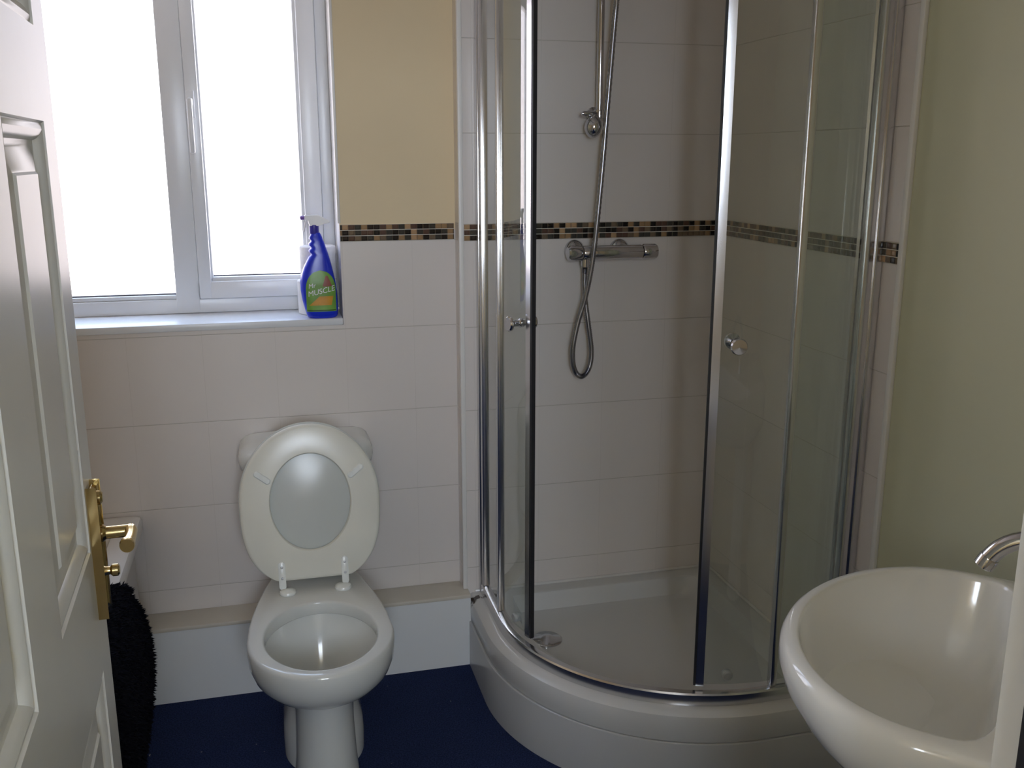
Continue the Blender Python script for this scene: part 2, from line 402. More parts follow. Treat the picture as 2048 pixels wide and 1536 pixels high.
# pipe boxing
bx = MB(); bx.box(-0.42, 0.5535, 2.675, YL, 0.0, 0.226, 0.0)
boxing = struct('baseboard_back', bx, M['boxing'], 'low white pipe boxing along the foot of the window wall', 'pipe boxing')
MB().box(-0.42, 0.5535, 2.671, YL, 0.226, 0.239, 0.003).build('ledge', M['box_top'], boxing)['label'] = 'beige top ledge'

# window -------------------------------------------------------------
FY0, FY1 = 2.972, 3.04
win = thing('window_1', 'white plastic double window above the toilet, blown out by daylight', 'window', (-0.36, 3.0, 1.098)); win['kind'] = 'structure'
fr = MB()
fr.box(WX0, WX1, FY0, FY1, 1.098, 1.140, 0.004); fr.box(WX0, WX1, FY0, FY1, 2.08, WZ1, 0.004)
fr.box(WX0, WX0 + 0.055, FY0 - 0.001, FY1, 1.098, WZ1, 0.004); fr.box(WX1 - 0.034, WX1, FY0 - 0.001, FY1, 1.098, WZ1, 0.004)
fr.box(-0.263, -0.196, FY0 - 0.0015, FY1, 1.0985, WZ1, 0.004)                       # mullion
for x0, x1, z0, z1 in ((WX0 + 0.055, -0.263, 1.140, 1.153), (WX0 + 0.055, -0.263, 2.067, 2.08), (WX0 + 0.055, WX0 + 0.067, 1.14, 2.08)):
    fr.box(x0, x1, FY0 + 0.008, FY1, z0, z1, 0.004)                       # glazing bead
fr.build('window_frame', M['upvc'], win)
sa = MB()
SX0, SX1 = -0.1955, WX1 - 0.0345
sa.box(SX0, SX1, FY0 - 0.012, FY1 - 0.01, 1.141, 1.192, 0.005); sa.box(SX0, SX1, FY0 - 0.012, FY1 - 0.01, 2.028, 2.079, 0.005)
sa.box(SX0, SX0 + 0.036, FY0 - 0.0128, FY1 - 0.0105, 1.1412, 2.0785, 0.005); sa.box(SX1 - 0.052, SX1, FY0 - 0.0128, FY1 - 0.0105, 1.1412, 2.0785, 0.005)
sa.box(SX0 + 0.030, SX1 - 0.045, FY0, FY1 - 0.012, 1.188, 1.204, 0.004); sa.box(SX1 - 0.062, SX1 - 0.045, FY0, FY1 - 0.012, 1.19, 2.03, 0.004); sa.box(SX0 + 0.030, SX0 + 0.042, FY0, FY1 - 0.012, 1.19, 2.03, 0.004)
sash = sa.build('sash', M['upvc'], win); sash['label'] = 'opening casement on the right'
hd = MB()
hd.box(-0.194, -0.170, FY0 - 0.024, FY0 - 0.012, 1.655, 1.735, 0.005); hd.box(-0.190, -0.174, FY0 - 0.05, FY0 - 0.022, 1.69, 1.712, 0.005)
hd.box(-0.190, -0.175, FY0 - 0.056, FY0 - 0.040, 1.560, 1.712, 0.006)
hd.build('handle', M['upvc'], sash)
MB().box(SX0 + 0.040, SX1 - 0.060, 3.002, 3.010, 1.202, 2.03).build('pane', M['pane'], sash)
MB().box(WX0 + 0.065, -0.262, 3.002, 3.010, 1.1525, 2.07).build('pane', M['pane'], win)
gk = MB(); gk.box(WX0 + 0.06, -0.262, 2.994, 3.002, 1.1525, 1.1565); gk.box(SX0 + 0.04, SX1 - 0.06, 2.994, 3.002, 1.203, 1.207)
gk.build('gasket', M['gasket'], win)['label'] = 'dark gasket line under the panes'
MB().box(WX0 + 0.001, WX1 - 0.001, 2.774, FY0 + 0.01, 1.078, 1.098, 0.003).build('window_sill', M['upvc'], win)

# door --------------------------------------------------------------
DA = radians(-2.2); DW, DH, DT = 0.785, 1.985, 0.036
dd = Vector((sin(DA), cos(DA), 0)); dn = Vector((cos(DA), -sin(DA), 0))
LE = Vector((-0.25, 1.36, 0))                       # leading edge on the visible face
def dpt(s, z, n=0.0):                                # s measured from the hinge
    p = LE + dd * (s - DW) + dn * n; return Vector((p.x, p.y, z))
cols = [(DW - 0.710, DW - 0.465), (DW - 0.320, DW - 0.075)]
rows = [(0.22, 0.868), (1.040, 1.592), (1.700, 1.88)]
ss = sorted({0, DW} | {c for a in cols for c in a}); zs = sorted({0.008, DH} | {c for a in rows for c in a})
PROF = [(0, 0), (0.0025, -0.0035), (0.005, -0.0025), (0.010, -0.0015), (0.016, -0.0035), (0.0205, -0.0075), (0.0225, -0.0115), (0.027, -0.0125), (0.032, -0.0115), (0.055, -0.0060), (0.0575, -0.0060), (0.0605, -0.0030)]
dm = MB()
for base, sg in ((0.0, 1), (-DT, -1)):
    for i in range(len(ss) - 1):
        for j in range(len(zs) - 1):
            a, b, c, d = ss[i], ss[i + 1], zs[j], zs[j + 1]
            if (a, b) in cols and (c, d) in rows:
                rings = [[dpt(a + q, c + q, base + h * sg), dpt(b - q, c + q, base + h * sg), dpt(b - q, d - q, base + h * sg), dpt(a + q, d - q, base + h * sg)] for q, h in PROF]
                dm.loft(rings, False, True)
            else:
                dm.add([dpt(a, c, base), dpt(b, c, base), dpt(b, d, base), dpt(a, d, base)], [(0, 1, 2, 3)])
for q in ([dpt(0, zs[0], 0), dpt(DW, zs[0], 0), dpt(DW, zs[0], -DT), dpt(0, zs[0], -DT)], [dpt(0, DH, 0), dpt(DW, DH, 0), dpt(DW, DH, -DT), dpt(0, DH, -DT)],
          [dpt(0, zs[0], 0), dpt(0, DH, 0), dpt(0, DH, -DT), dpt(0, zs[0], -DT)], [dpt(DW, zs[0], 0), dpt(DW, DH, 0), dpt(DW, DH, -DT), dpt(DW, zs[0], -DT)]):
    dm.add(q, [(0, 1, 2, 3)])
bmw = bmesh.new(); _v = [bmw.verts.new(p) for p in dm.v]
for f in dm.f: bmw.faces.new([_v[i] for i in f])
bmesh.ops.remove_doubles(bmw, verts=bmw.verts[:], dist=1e-5)
bmesh.ops.recalc_face_normals(bmw, faces=bmw.faces[:])
door = tag(MB().bm(bmw).build('door_1', M['gloss'], angle=25), 'white moulded six-panel door standing open on the left', 'door', kind='structure')
def dbox(mb, s0, s1, z0, z1, n0, n1, bev=0.003):
    bm = bmesh.new(); bmesh.ops.create_cube(bm, size=1)
    for v in bm.verts:
        v.co = dpt((s0 + s1) / 2 + v.co.x * (s1 - s0), (z0 + z1) / 2 + v.co.y * (z1 - z0), (n0 + n1) / 2 + v.co.z * (n1 - n0))
    bmesh.ops.bevel(bm, geom=bm.edges[:], offset=bev, segments=2, profile=0.5, affect='EDGES')
    return mb.bm(bm)
hs = DW - 0.045
for sg, b in ((1, 0.0), (-1, -DT)):
    pl = MB(); dbox(pl, hs - 0.020, hs + 0.020, 0.942, 1.122, b if sg > 0 else b - 0.009, b + 0.009 if sg > 0 else b, 0.004)
    pl.lathe([(0.0, 0), (0.010, 0), (0.010, 0.006), (0.006, 0.009), (0.0, 0.009)], dpt(hs, 1.106, b + sg * 0.009), dn * sg, 16)
    plate = pl.build('handle_plate', M['brass'], door); plate['label'] = 'polished brass backplate'
    lv = MB()
    lv.lathe([(0, 0), (0.012, 0), (0.012, 0.006), (0.0085, 0.010), (0.0085, 0.040), (0.0, 0.040)], dpt(hs, 1.055, b + sg * 0.008), dn * sg, 20)
    lp = [dpt(hs + 0.004 - 0.050 * t, 1.055 - 0.002 * t, b + sg * (0.048 + 0.002 * sin(pi * t))) for t in [i / 10 for i in range(11)]]
    lv.tube(lp, [0.0085, 0.009, 0.0085, 0.008, 0.0078, 0.0076, 0.0076, 0.0078, 0.008, 0.0085, 0.0075], 14)
    lv.lathe([(0, -0.006), (0.0092, -0.006), (0.0102, 0), (0.0092, 0.006), (0, 0.006)], lp[-1], dd, 16)
    lv.build('lever', M['brass'], plate)
    kb = MB(); kb.lathe([(0, 0), (0.008, 0), (0.006, 0.004), (0.0055, 0.010), (0.0085, 0.013), (0.0085, 0.020), (0.006, 0.022), (0, 0.022)], dpt(hs, 1.000, b + sg * 0.008), dn * sg, 18)
    kb.build('snib_knob', M['brass'], plate)

# ================================================================== BATH
BX1, BX0, BY0, BY1, BZ = -0.385, XL + 0.002, 1.10, YL - 0.003, 0.553
def rrect(x0, x1, y0, y1, r, z, n=10):
    P = []
    for cx, cy, a in ((x1 - r, y1 - r, 0), (x0 + r, y1 - r, pi / 2), (x0 + r, y0 + r, pi), (x1 - r, y0 + r, 1.5 * pi)):
        P += [(cx + r * cos(a + pi / 2 * i / n), cy + r * sin(a + pi / 2 * i / n), z) for i in range(n + 1)]
    return P
bath = thing('bath', 'white bath behind the open door, mostly hidden', 'bath', ((BX0 + BX1) / 2, (BY0 + BY1) / 2, 0))
def bi(i, z, r): return rrect(BX0 + i, BX1 - i, BY0 + i, BY1 - i, r, z)
MB().loft([bi(0.006, 0.513, 0.02), bi(0.0, 0.516, 0.02), bi(0, 0.540, 0.02), bi(0.004, 0.549, 0.02), bi(0.013, BZ, 0.02), bi(0.052, BZ, 0.08), bi(0.064, 0.548, 0.10), bi(0.072, 0.53, 0.11), bi(0.10, 0.30, 0.13), bi(0.13, 0.19, 0.14), bi(0.19, 0.16, 0.12)], False, True).build('tub', M['acrylic'], bath, fix=False)
pn = MB(); pn.box(-0.415, -0.400, 1.11, 2.668, 0.03, 0.5145, 0.004); pn.box(-0.420, -0.408, 1.11, 2.668, 0.0, 0.045, 0.002)
pn.build('bath_panel', M['acrylic'], bath)
MB().box(BX0 + 0.02, -0.400, 1.105, 1.118, 0.0, 0.5145, 0.004).build('end_panel', M['acrylic'], bath)

# black shaggy mat over the bath side
prof = smooth_path([(-0.500, 0, 0.43), (-0.486, 0, 0.545), (-0.440, 0, 0.578), (-0.386, 0, 0.574), (-0.352, 0, 0.50), (-0.334, 0, 0.39), (-0.335, 0, 0.27), (-0.356, 0, 0.15), (-0.378, 0, 0.085)], 6)
NPF = len(prof) - 1
def far_edge(t):                      # far (window side) border of the mat along its drop
    pts = [(0, 2.16), (0.30, 2.17), (0.42, 2.27), (0.55, 2.335), (0.70, 2.355), (0.85, 2.30), (1.0, 2.13)]
    for (a, y0), (b, y1) in zip(pts, pts[1:]):
        if t <= b: q = (t - a) / (b - a); return y0 + (y1 - y0) * q
    return pts[-1][1]
def near_edge(t): return 1.56 + 0.05 * sin(5 * t)
def mat_pt(t, w, off=0.0):
    i = min(int(t * NPF), NPF - 1); q = t * NPF - i
    p = prof[i].lerp(prof[i + 1], q); tg = (prof[i + 1] - prof[i]).normalized(); nr = Vector((-tg.z, 0, tg.x))
    if nr.z < 0 and t < 0.4: nr = -nr
    if t >= 0.4 and nr.x < 0: nr = -nr
    y = near_edge(t) + (far_edge(t) - near_edge(t)) * w
    wob = 0.006 * sin(9 * w + 4 * t) + 0.004 * sin(17 * w)
    return Vector((p.x, y, p.z)) + nr * (off + (wob if t > 0.45 else 0)), nr
bmat = thing('bath_mat', 'black shaggy bath mat hanging over the side of the bath', 'bath mat', (-0.36, 1.95, 0.07))
NT, NWD = 40, 30
top = [[mat_pt(i / NT, j / NWD, 0.004)[0] for j in range(NWD + 1)] for i in range(NT + 1)]
bot = [[mat_pt(i / NT, j / NWD, -0.004)[0] for j in range(NWD + 1)] for i in range(NT + 1)]
ring = [[*r, *reversed(s)] for r, s in zip(top, bot)]
MB().loft(ring).build('backing', M['mat_pile'], bmat)
pile = MB()
for i in range(9500):
    t, w = random.random(), random.random()
    if i % 6 == 0: w = 1 - 0.02 * random.random()
    if i % 13 == 0: t = 1 - 0.015 * random.random()
    p, nr = mat_pt(t, w, 0.002)
    d = (nr + Vector((random.uniform(-.6, .6), random.uniform(-.6, .6) + (0.9 if w > 0.975 else 0), random.uniform(-.7, .4) - (0.7 if t > .985 else 0)))).normalized()
    L = random.uniform(0.010, 0.019); u = d.orthogonal().normalized(); v = d.cross(u); r = random.uniform(0.0016, 0.0026)
    bend = Vector((0, 0, -0.004)); k0 = [p + (u * cos(a) + v * sin(a)) * r for a in (0, 2.1, 4.2)]
    k1 = [p + d * L * .6 + (u * cos(a) + v * sin(a)) * r * .8 + bend * .4 for a in (0, 2.1, 4.2)]
    pile.add(k0 + k1 + [p + d * L + bend], [(0, 1, 4, 3), (1, 2, 5, 4), (2, 0, 3, 5), (3, 4, 6), (4, 5, 6), (5, 3, 6)])
pile.build('pile', M['mat_pile'], bmat, fix=False)['kind'] = 'stuff'

# ================================================================== TOILET
TX = 0.080
toilet = thing('toilet', 'white close-coupled toilet with its seat and lid raised, below the window', 'toilet', (TX, 2.35, 0))
NR = 72
def oring(front, yw, back, hw, hb, z, cx=TX):
    P = []
    for j in range(NR):
        a = 2 * pi * j / NR; c, s = cos(a), sin(a)
        if s <= 0:
            P.append((cx + hw * c, yw + (yw - front) * s, z))
        else:
            y = yw + (back - yw) * s ** 0.72
            f = (y - yw) / (back - yw); f = f * f * (3 - 2 * f)
            x = (1 if c >= 0 else -1) * abs(c) ** 0.42
            P.append((cx + (hw + (hb - hw) * f) * x, y, z))
    return P
def ering(cy, a, b, z, cx=TX): return [(cx + a * cos(2 * pi * j / NR), cy + b * sin(2 * pi * j / NR), z) for j in range(NR)]
pan = [ering(2.285, .004, .004, .2105), ering(2.285, .045, .05, .211), ering(2.284, .056, .066, .216), ering(2.276, .070, .082, .234), ering(2.258, .104, .118, .262), ering(2.238, .128, .156, .310), ering(2.229, .142, .177, .345),
       ering(2.225, .148, .187, .362), ering(2.225, .140, .179, .363), ering(2.225, .138, .177, .366), ering(2.225, .138, .177, .392), ering(2.225, .1395, .1785, .398), ering(2.225, .144, .183, .400),
       oring(2.022, 2.225, 2.658, .172, .132, .400), oring(2.016, 2.225, 2.663, .177, .136, .397), oring(2.013, 2.225, 2.665, .180, .138, .389), oring(2.013, 2.225, 2.665, .180, .138, .370),
       oring(2.018, 2.225, 2.665, .178, .138, .345), oring(2.034, 2.228, 2.665, .168, .134, .315), oring(2.058, 2.232, 2.665, .150, .126, .290), oring(2.092, 2.238, 2.66, .122, .112, .268),
       oring(2.128, 2.245, 2.655, .095, .098, .253), oring(2.150, 2.25, 2.65, .080, .088, .242), oring(2.157, 2.25, 2.645, .074, .082, .225), oring(2.160, 2.25, 2.64, .073, .08, .15), oring(2.158, 2.25, 2.64, .077, .083, .05), oring(2.154, 2.25, 2.64, .081, .086, .0)]
MB().loft(pan, True, True).build('pan', M['pan'], toilet, angle=60)
ft = [oring(2.235, 2.36, 2.64, .083, .085, .205), oring(2.232, 2.36, 2.64, .087, .09, .16), oring(2.226, 2.36, 2.64, .095, .095, .12), oring(2.222, 2.36, 2.64, .103, .10, .09), oring(2.222, 2.36, 2.64, .106, .103, .05), oring(2.224, 2.36, 2.64, .105, .103, .0)]
MB().loft(ft).build('foot', M['pan'], toilet, angle=60)
MB().loft([ering(2.285, .0535, .062, .2135), ering(2.285, .001, .001, .2136)], True, True).build('water', M['water'], toilet)
# cistern
def rr(x0, x1, y0, y1, z, rf, rb=0.012, n=10):
    P = []
    for cx, cy, a, r in ((x1 - rb, y1 - rb, 0, rb), (x0 + rb, y1 - rb, pi / 2, rb), (x0 + rf, y0 + rf, pi, rf), (x1 - rf, y0 + rf, 1.5 * pi, rf)):
        P += [(cx + r * cos(a + pi / 2 * i / n), cy + r * sin(a + pi / 2 * i / n), z) for i in range(n + 1)]
    return P
def cr(h, y0, z, rf): return rr(TX - h, TX + h, y0, YL - 0.002, z, rf)
MB().loft([cr(.125, 2.63, .402, .05), cr(.14, 2.615, .42, .06), cr(.155, 2.606, .52, .065), cr(.163, 2.602, .66, .07), cr(.165, 2.601, .705, .07)]).build('cistern', M['pan'], toilet, angle=50)
MB().loft([cr(.172, 2.597, .700, .07), cr(.183, 2.586, .704, .08), cr(.187, 2.581, .722, .085), cr(.186, 2.582, .742, .085), cr(.180, 2.589, .756, .08), cr(.168, 2.604, .766, .075), cr(.150, 2.63, .771, .06), cr(.08, 2.69, .774, .03)]).build('cistern_lid', M['pan'], toilet, angle=60)
# raised seat and lid: x across, s up along the leaning plane, n towards the viewer
AL = radians(9.5); B0 = Vector((TX, 2.487, 0.430))
sv = Vector((0, sin(AL), cos(AL))); nv = Vector((0, -cos(AL), sin(AL)))
def sp(x, s, n): return B0 + Vector((1, 0, 0)) * x + sv * s + nv * n
def segg(g, s0, sm, s1, hw, hb, n):
    P = []
    for j in range(NR):
        a = 2 * pi * j / NR; c, t = cos(a), sin(a)
        if t >= 0: P.append(sp((hw - g) * c, sm + (s1 - g - sm) * t, n))
        else:
            y = max(s0 + g, sm - (sm - s0 + 0.012) * abs(t) ** 0.714)
            P.append(sp((hw - g) * (1 if c >= 0 else -1) * abs(c) ** 0.714, y, n))
    return P
def sell(a, b, cs, n): return [sp(a * cos(2 * pi * j / NR), cs + b * sin(2 * pi * j / NR), n) for j in range(NR)]
SS = (0.0, 0.215, 0.425, 0.187, 0.118)
seat = MB().loft([sell(.112, .137, .212, -.010), sell(.107, .132, .212, -.006), sell(.107, .132, .212, .004), sell(.110, .135, .212, .008), segg(.010, *SS, .008), segg(.002, *SS, .005), segg(0, *SS, 0), segg(0, *SS, -.004), segg(.004, *SS, -.010), sell(.112, .137, .212, -.010)], False, False).build('toilet_seat', M['seat'], toilet, angle=50)
seat['label'] = 'raised cream seat ring'
SL = (0.0, 0.215, 0.428, 0.189, 0.120)
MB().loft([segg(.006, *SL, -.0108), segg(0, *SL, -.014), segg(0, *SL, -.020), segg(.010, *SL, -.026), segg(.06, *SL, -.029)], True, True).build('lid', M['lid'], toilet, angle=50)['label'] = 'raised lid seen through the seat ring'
for sx in (-1, 1):                        # buffers
    c = Vector((sx * 0.124, 0.288)); a = radians(40) * -sx + (0 if sx > 0 else 0)
    a = radians(-38) if sx < 0 else radians(38)
    b2 = MB(); R = []
    for g, n in ((0, .0078), (0, .0112), (.0025, .0135)):
        P = []
        for j in range(24):
            t = 2 * pi * j / 24; L = 0.017; r = 0.0085 - g
            ux = (L if cos(t) > 0 else -L) + r * cos(t); uy = r * sin(t)
            P.append(sp(c.x + ux * cos(a) - uy * sin(a), c.y + ux * sin(a) + uy * cos(a), n))
        R.append(P)
    b2.loft(R).build('buffer', M['clear_plastic'], seat)
for x in (-0.086, 0.082):                 # hinges with two screws each, on round plastic mounts
    h = MB(); R = []
    for g, n in ((0, .0076), (0, .0105), (.002, .0115)):
        P = []
        for j in range(24):
            t = 2 * pi * j / 24; r = 0.0095 - g
            P.append(sp(x + r * cos(t), 0.022 + (0.024 if sin(t) > 0 else -0.034) + r * sin(t), n))
        R.append(P)
    h.loft(R)
    hinge = h.build('hinge', M['clear_plastic'], toilet)
    for s in (0.010, 0.040):
        q = MB(); q.lathe([(0, 0), (.0038, 0), (.0030, .0014), (0, .0016)], sp(x, s, .0114), nv, 12); q.build('screw', M['steel_dull'], hinge)
    mo = MB(); mo.lathe([(0, 0), (.022, 0), (.023, .004), (.021, .009), (.013, .013), (0, .014)], (TX + x + (0.012 if x < 0 else -0.008), 2.470, .4005), (0, 0, 1), 24)
    mo.build('hinge_mount', M['clear_plastic'], hinge)

# ================================================================== SHOWER TRAY
def qpath(r, ya=YS - 0.002, xb=XR - 0.002, n=40, cx=CX, cy=CY):
    P = [(cx - r, ya), (cx - r, (ya + cy) / 2)]
    P += [(cx - r * cos(pi / 2 * i / n), cy - r * sin(pi / 2 * i / n)) for i in range(n + 1)]
    return P + [((cx + xb) / 2, cy - r), (xb, cy - r)]
def qring(r, z, ins=0.0, cr_=0.0):
    """closed outline: quadrant front of radius r, back edges inset from the walls"""
    xb, ya = XR - 0.002 - ins, YS - 0.002 - ins
    P = qpath(r, ya, xb)
    m = 8
    if cr_ <= 0: P += [(xb, ya)] * (m + 1)
    else: P += [(xb - cr_ + cr_ * cos(pi / 2 * i / m), ya - cr_ + cr_ * sin(pi / 2 * i / m)) for i in range(m + 1)]
    if ins > 0:                                  # round the other two corners
        P[0] = (P[0][0] + 0.02, P[0][1]); P[-(m + 2)] = (P[-(m + 2)][0], P[-(m + 2)][1] + 0.02)
    return [(x, y, z) for x, y in P]
tray = thing('shower_tray', 'white quadrant shower tray with a curved front in the far right corner', 'shower tray', (1.05, 2.3, 0))
tb = MB(); tb.loft([qring(.560, .150), qring(.5755, .150), qring(.577, .153), qring(.578, .205), qring(.575, .218), qring(.565, .2255), qring(.545, .228), qring(.474, .226, .040, .05), qring(.466, .222, .046, .06), qring(.460, .205, .05, .07), qring(.444, .172, .066, .08), qring(.428, .165, .085, .09)], True, True)
tb.build('tray', M['tray'], tray, angle=40)
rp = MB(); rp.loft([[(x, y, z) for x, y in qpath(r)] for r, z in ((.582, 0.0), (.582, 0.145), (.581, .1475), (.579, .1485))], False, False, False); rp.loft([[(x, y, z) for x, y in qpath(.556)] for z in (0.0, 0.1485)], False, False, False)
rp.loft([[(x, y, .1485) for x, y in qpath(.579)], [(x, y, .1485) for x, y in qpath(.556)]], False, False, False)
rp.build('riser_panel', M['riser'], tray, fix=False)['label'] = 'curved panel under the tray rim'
sl = MB(); sl.tube([(0.575, YS - .003, .231), (XR - .004, YS - .003, .231)], .005, 8); sl.tube([(XR - .003, YS - .004, .231), (XR - .003, 1.90, .231)], .005, 8)
struct('trim_8', sl, M['acrylic'], 'white sealant bead between the shower tray and the tiles', 'sealant')
wt = MB(); wt.lathe([(0, .0), (.045, .0), (.045, .004), (.040, .008), (.020, .010), (.012, .016), (.0, .017)], (.739, 2.47, .1645), (0, 0, 1), 32)
wt.build('waste', M['chrome'], tray)['label'] = 'chrome waste cover'

# ================================================================== SHOWER ENCLOSURE
enc = thing('shower_enclosure', 'curved glass shower enclosure with both sliding doors pushed open', 'shower enclosure', (1.05, 2.3, .228))
RR, ET = 0.525, 2.08
def rail(z0, z1, ri, ro, name, lab):
    mb = MB(); c = 0.003
    sec = [(ro, z0), (ro, z1 - .005), (ro - .003, z1 - .001), (ro - .008, z1), (RR - .003, z1), (RR - .004, z1 - .010), (ri + .002, z1 - .012), (ri, z0)]
    R = [[(x, y, z) for x, y in qpath(r, YS - .02, XR - .02)] for r, z in sec]
    n = len(R[0]); rings = [[R[k][i] for k in range(len(sec))] for i in range(n)]
    mb.loft(rings).build(name, M['alu'], enc, angle=30)['label'] = lab
rail(.2285, .262, .508, .541, 'bottom_rail', 'polished bottom rail following the curve')
mb = MB(); sec = [(.505, ET - .045), (.545, ET - .045), (.545, ET), (.505, ET)]
R = [[(x, y, z) for x, y in qpath(r, YS - .02, XR - .02)] for r, z in sec]
mb.loft([[R[k][i] for k in range(4)] for i in range(len(R[0]))]).build('top_rail', M['alu'], enc, angle=30)
x_l, y_f = CX - RR, CY - RR
YP, XP = 2.505, 1.172                   # where the fixed panels end
# wall profiles: channel with ribs
w1 = MB(); w1.box(x_l - .018, x_l + .014, YS - .022, YS - .001, .229, ET, .004); w1.box(x_l - .014, x_l + .010, YS - .045, YS - .020, .262, ET - .045, .004)
w1.build('wall_profile', M['alu'], enc)
w2 = MB(); w2.box(XR - .022, XR - .001, y_f - .018, y_f + .014, .229, ET, .004); w2.box(XR - .045, XR - .020, y_f - .014, y_f + .010, .262, ET - .045, .004)
w2.build('wall_profile', M['alu'], enc)
MB().box(x_l - .003, x_l + .003, YP, YS - .040, .262, ET - .045).build('fixed_panel', M['glass'], enc)
MB().box(XP, XR - .040, y_f - .003, y_f + .003, .262, ET - .045).build('fixed_panel', M['glass'], enc)
p1 = MB(); p1.box(x_l - .009, x_l + .009, YP - .014, YP + .004, .262, ET - .045, .003); p1.build('post', M['alu'], enc)
p2 = MB(); p2.box(XP - .014, XP + .004, y_f - .009, y_f + .009, .262, ET - .045, .003); p2.build('post', M['alu'], enc)
RD = 0.510
def sliding(phi_lead, phi_tail, sg):
    Z0, Z1 = .275, ET - .05
    lead = Vector((CX - RD * cos(phi_lead), CY - RD * sin(phi_lead), 0)); lean = Matrix.Rotation(sg * radians(3.3), 3, 'Z')
    def dpos(phi, r): return lead + lean @ (Vector((CX - r * cos(phi), CY - r * sin(phi), 0)) - lead)
    n = 24; pts = [phi_lead + (phi_tail - phi_lead) * i / n for i in range(n + 1)]
    mb = MB()
    rings = []
    for ph in pts:
        o, i = dpos(ph, RD + .003), dpos(ph, RD - .003)
        rings.append([(o.x, o.y, Z0), (o.x, o.y, Z1), (i.x, i.y, Z1), (i.x, i.y, Z0)])
    g = mb.loft(rings).build('sliding_door', M['glass'], enc, angle=30)
    def strip(a0, a1, r0, r1, name, m):
        q = MB(); R = []
        for i in range(4):
            ph = a0 + (a1 - a0) * i / 3; o, k = dpos(ph, r1), dpos(ph, r0)
            R.append([(o.x, o.y, Z0 - .004), (o.x, o.y, Z1), (k.x, k.y, Z1), (k.x, k.y, Z0 - .004)])
        return q.loft(R).build(name, m, g, angle=30)
    e = sg * 0.017 / RD
    strip(phi_lead - e, phi_lead + sg * .002 / RD, RD - .008, RD + .008, 'edge_profile', M['alu'])
    strip(phi_lead + sg * .002 / RD, phi_lead + sg * .0075 / RD, RD - .006, RD + .006, 'edge_seal', M['rubber'])
    strip(phi_tail, phi_tail + sg * .012 / RD, RD - .004, RD + .004, 'tail_profile', M['alu'])
    ph = phi_lead - sg * 0.052 / RD
    ax = (dpos(ph, 1) - dpos(ph, 0)).normalized(); c = dpos(ph, RD) + Vector((0, 0, 1.135))
    k = MB()
    for s in (1, -1):
        k.lathe([(0, .003), (.012, .003), (.012, .006), (.0085, .009), (.0085, .022), (.013, .027), (.0185, .031), (.0195, .036), (.017, .040), (0, .041)], c, ax * s, 26)
    k.build('door_knob', M['chrome'], g)['label'] = 'round chrome knob'
    for f in (0.20, 0.80):
        ph2 = phi_lead + (phi_tail - phi_lead) * f; a2 = (dpos(ph2, 1) - dpos(ph2, 0)).normalized()
        w = MB(); w.lathe([(0, -.010), (.012, -.010), (.013, -.004), (.013, .006), (.010, .010), (0, .011)], dpos(ph2, RD) + Vector((0, 0, .298)), a2, 20)
        w.build('roller', M['roller'], g)
    return g
sliding(radians(17.4), radians(-25.0), 1)['label'] = 'left curved glass door slid behind its fixed panel'
sliding(radians(72.8), radians(115.0), -1)['label'] = 'right curved glass door slid behind its fixed panel'

# ================================================================== SHOWER FITTINGS
vy = YS - 0.055; vz = 1.279
valve = thing('shower_valve', 'chrome thermostatic bar valve on the shower wall under the mosaic strip', 'shower valve', (.98, YS, vz))
bd = MB(); bd.lathe([(0, 0), (.0195, 0), (.021, .003), (.021, .180), (.0195, .183), (0, .183)], (.892, vy, vz), (1, 0, 0), 32)
bd.lathe([(0, 0), (.012, 0), (.012, .022), (.010, .024), (0, .024)], (.900, vy, vz - .040), (0, 0, 1), 20)
body = bd.build('valve_body', M['chrome'], valve)
for x in (.872, 1.012):
    e = MB(); e.lathe([(0, 0), (.031, 0), (.031, .004), (.026, .014), (.016, .020), (.016, .050), (0, .05)], (x + .012, YS - .001, vz + .004), (0, -1, 0), 28); e.build('wall_flange', M['chrome'], valve)
k1 = MB(); k1.lathe([(0, 0), (.020, 0), (.0225, .004), (.0225, .038), (.018, .043), (0, .044)], (.890, vy, vz), (-1, 0, 0), 24); k1.build('flow_knob', M['chrome'], valve)
k2 = MB(); k2.lathe([(0, 0), (.020, 0), (.0225, .004), (.0225, .038), (.020, .044), (0, .045)], (1.077, vy, vz), (1, 0, 0), 24); k2.build('temperature_knob', M['chrome'], valve)

rl = thing('shower_rail', 'chrome shower riser rail on the tiles above the bar valve', 'shower rail', (.93, YS, 1.6))
ry = YS - 0.058; rx = .934
rb = MB(); rb.tube([(rx, ry, 1.655), (rx, ry, 2.24)], .0095, 20); rb.build('rail', M['chrome'], rl)
for z in (1.668, 2.22):
    b = MB(); b.lathe([(0, 0), (.022, 0), (.022, .008), (.014, .016), (.012, .062), (0, .064)], (rx, YS - .001, z), (0, -1, 0), 24)
    b.lathe([(0, -.012), (.0145, -.012), (.0155, 0), (.0145, .012), (0, .012)], (rx, ry, z), (0, 0, 1), 20)
    if z < 2:
        b.tube([(rx - .056, ry - .012, z + .001), (rx - .050, ry - .012, z + .001), (rx - .028, ry - .008, z), (rx, ry, z)], [.005, .0075, .0075, .010], 14)
    b.build('rail_bracket', M['chrome'], rl)
eg = MB(); eg.lathe([(0, -.040), (.009, -.038), (.018, -.031), (.0245, -.020), (.026, -.007), (.023, .006), (.015, .016), (.009, .023), (0, .026)], (rx - .019, ry - .012, 1.642), (.15, .0, 1), 26)
eg.build('soap_hook', M['chrome'], rl)['label'] = 'rounded chrome end piece'
sd = MB(); sd.lathe([(0, -.02), (.018, -.02), (.019, 0), (.018, .02), (0, .02)], (rx, ry, 2.0), (0, 0, 1), 22); sd.tube([(rx, ry, 2.0), (rx + .02, ry - .046, 2.004)], [.012, .014], 16)
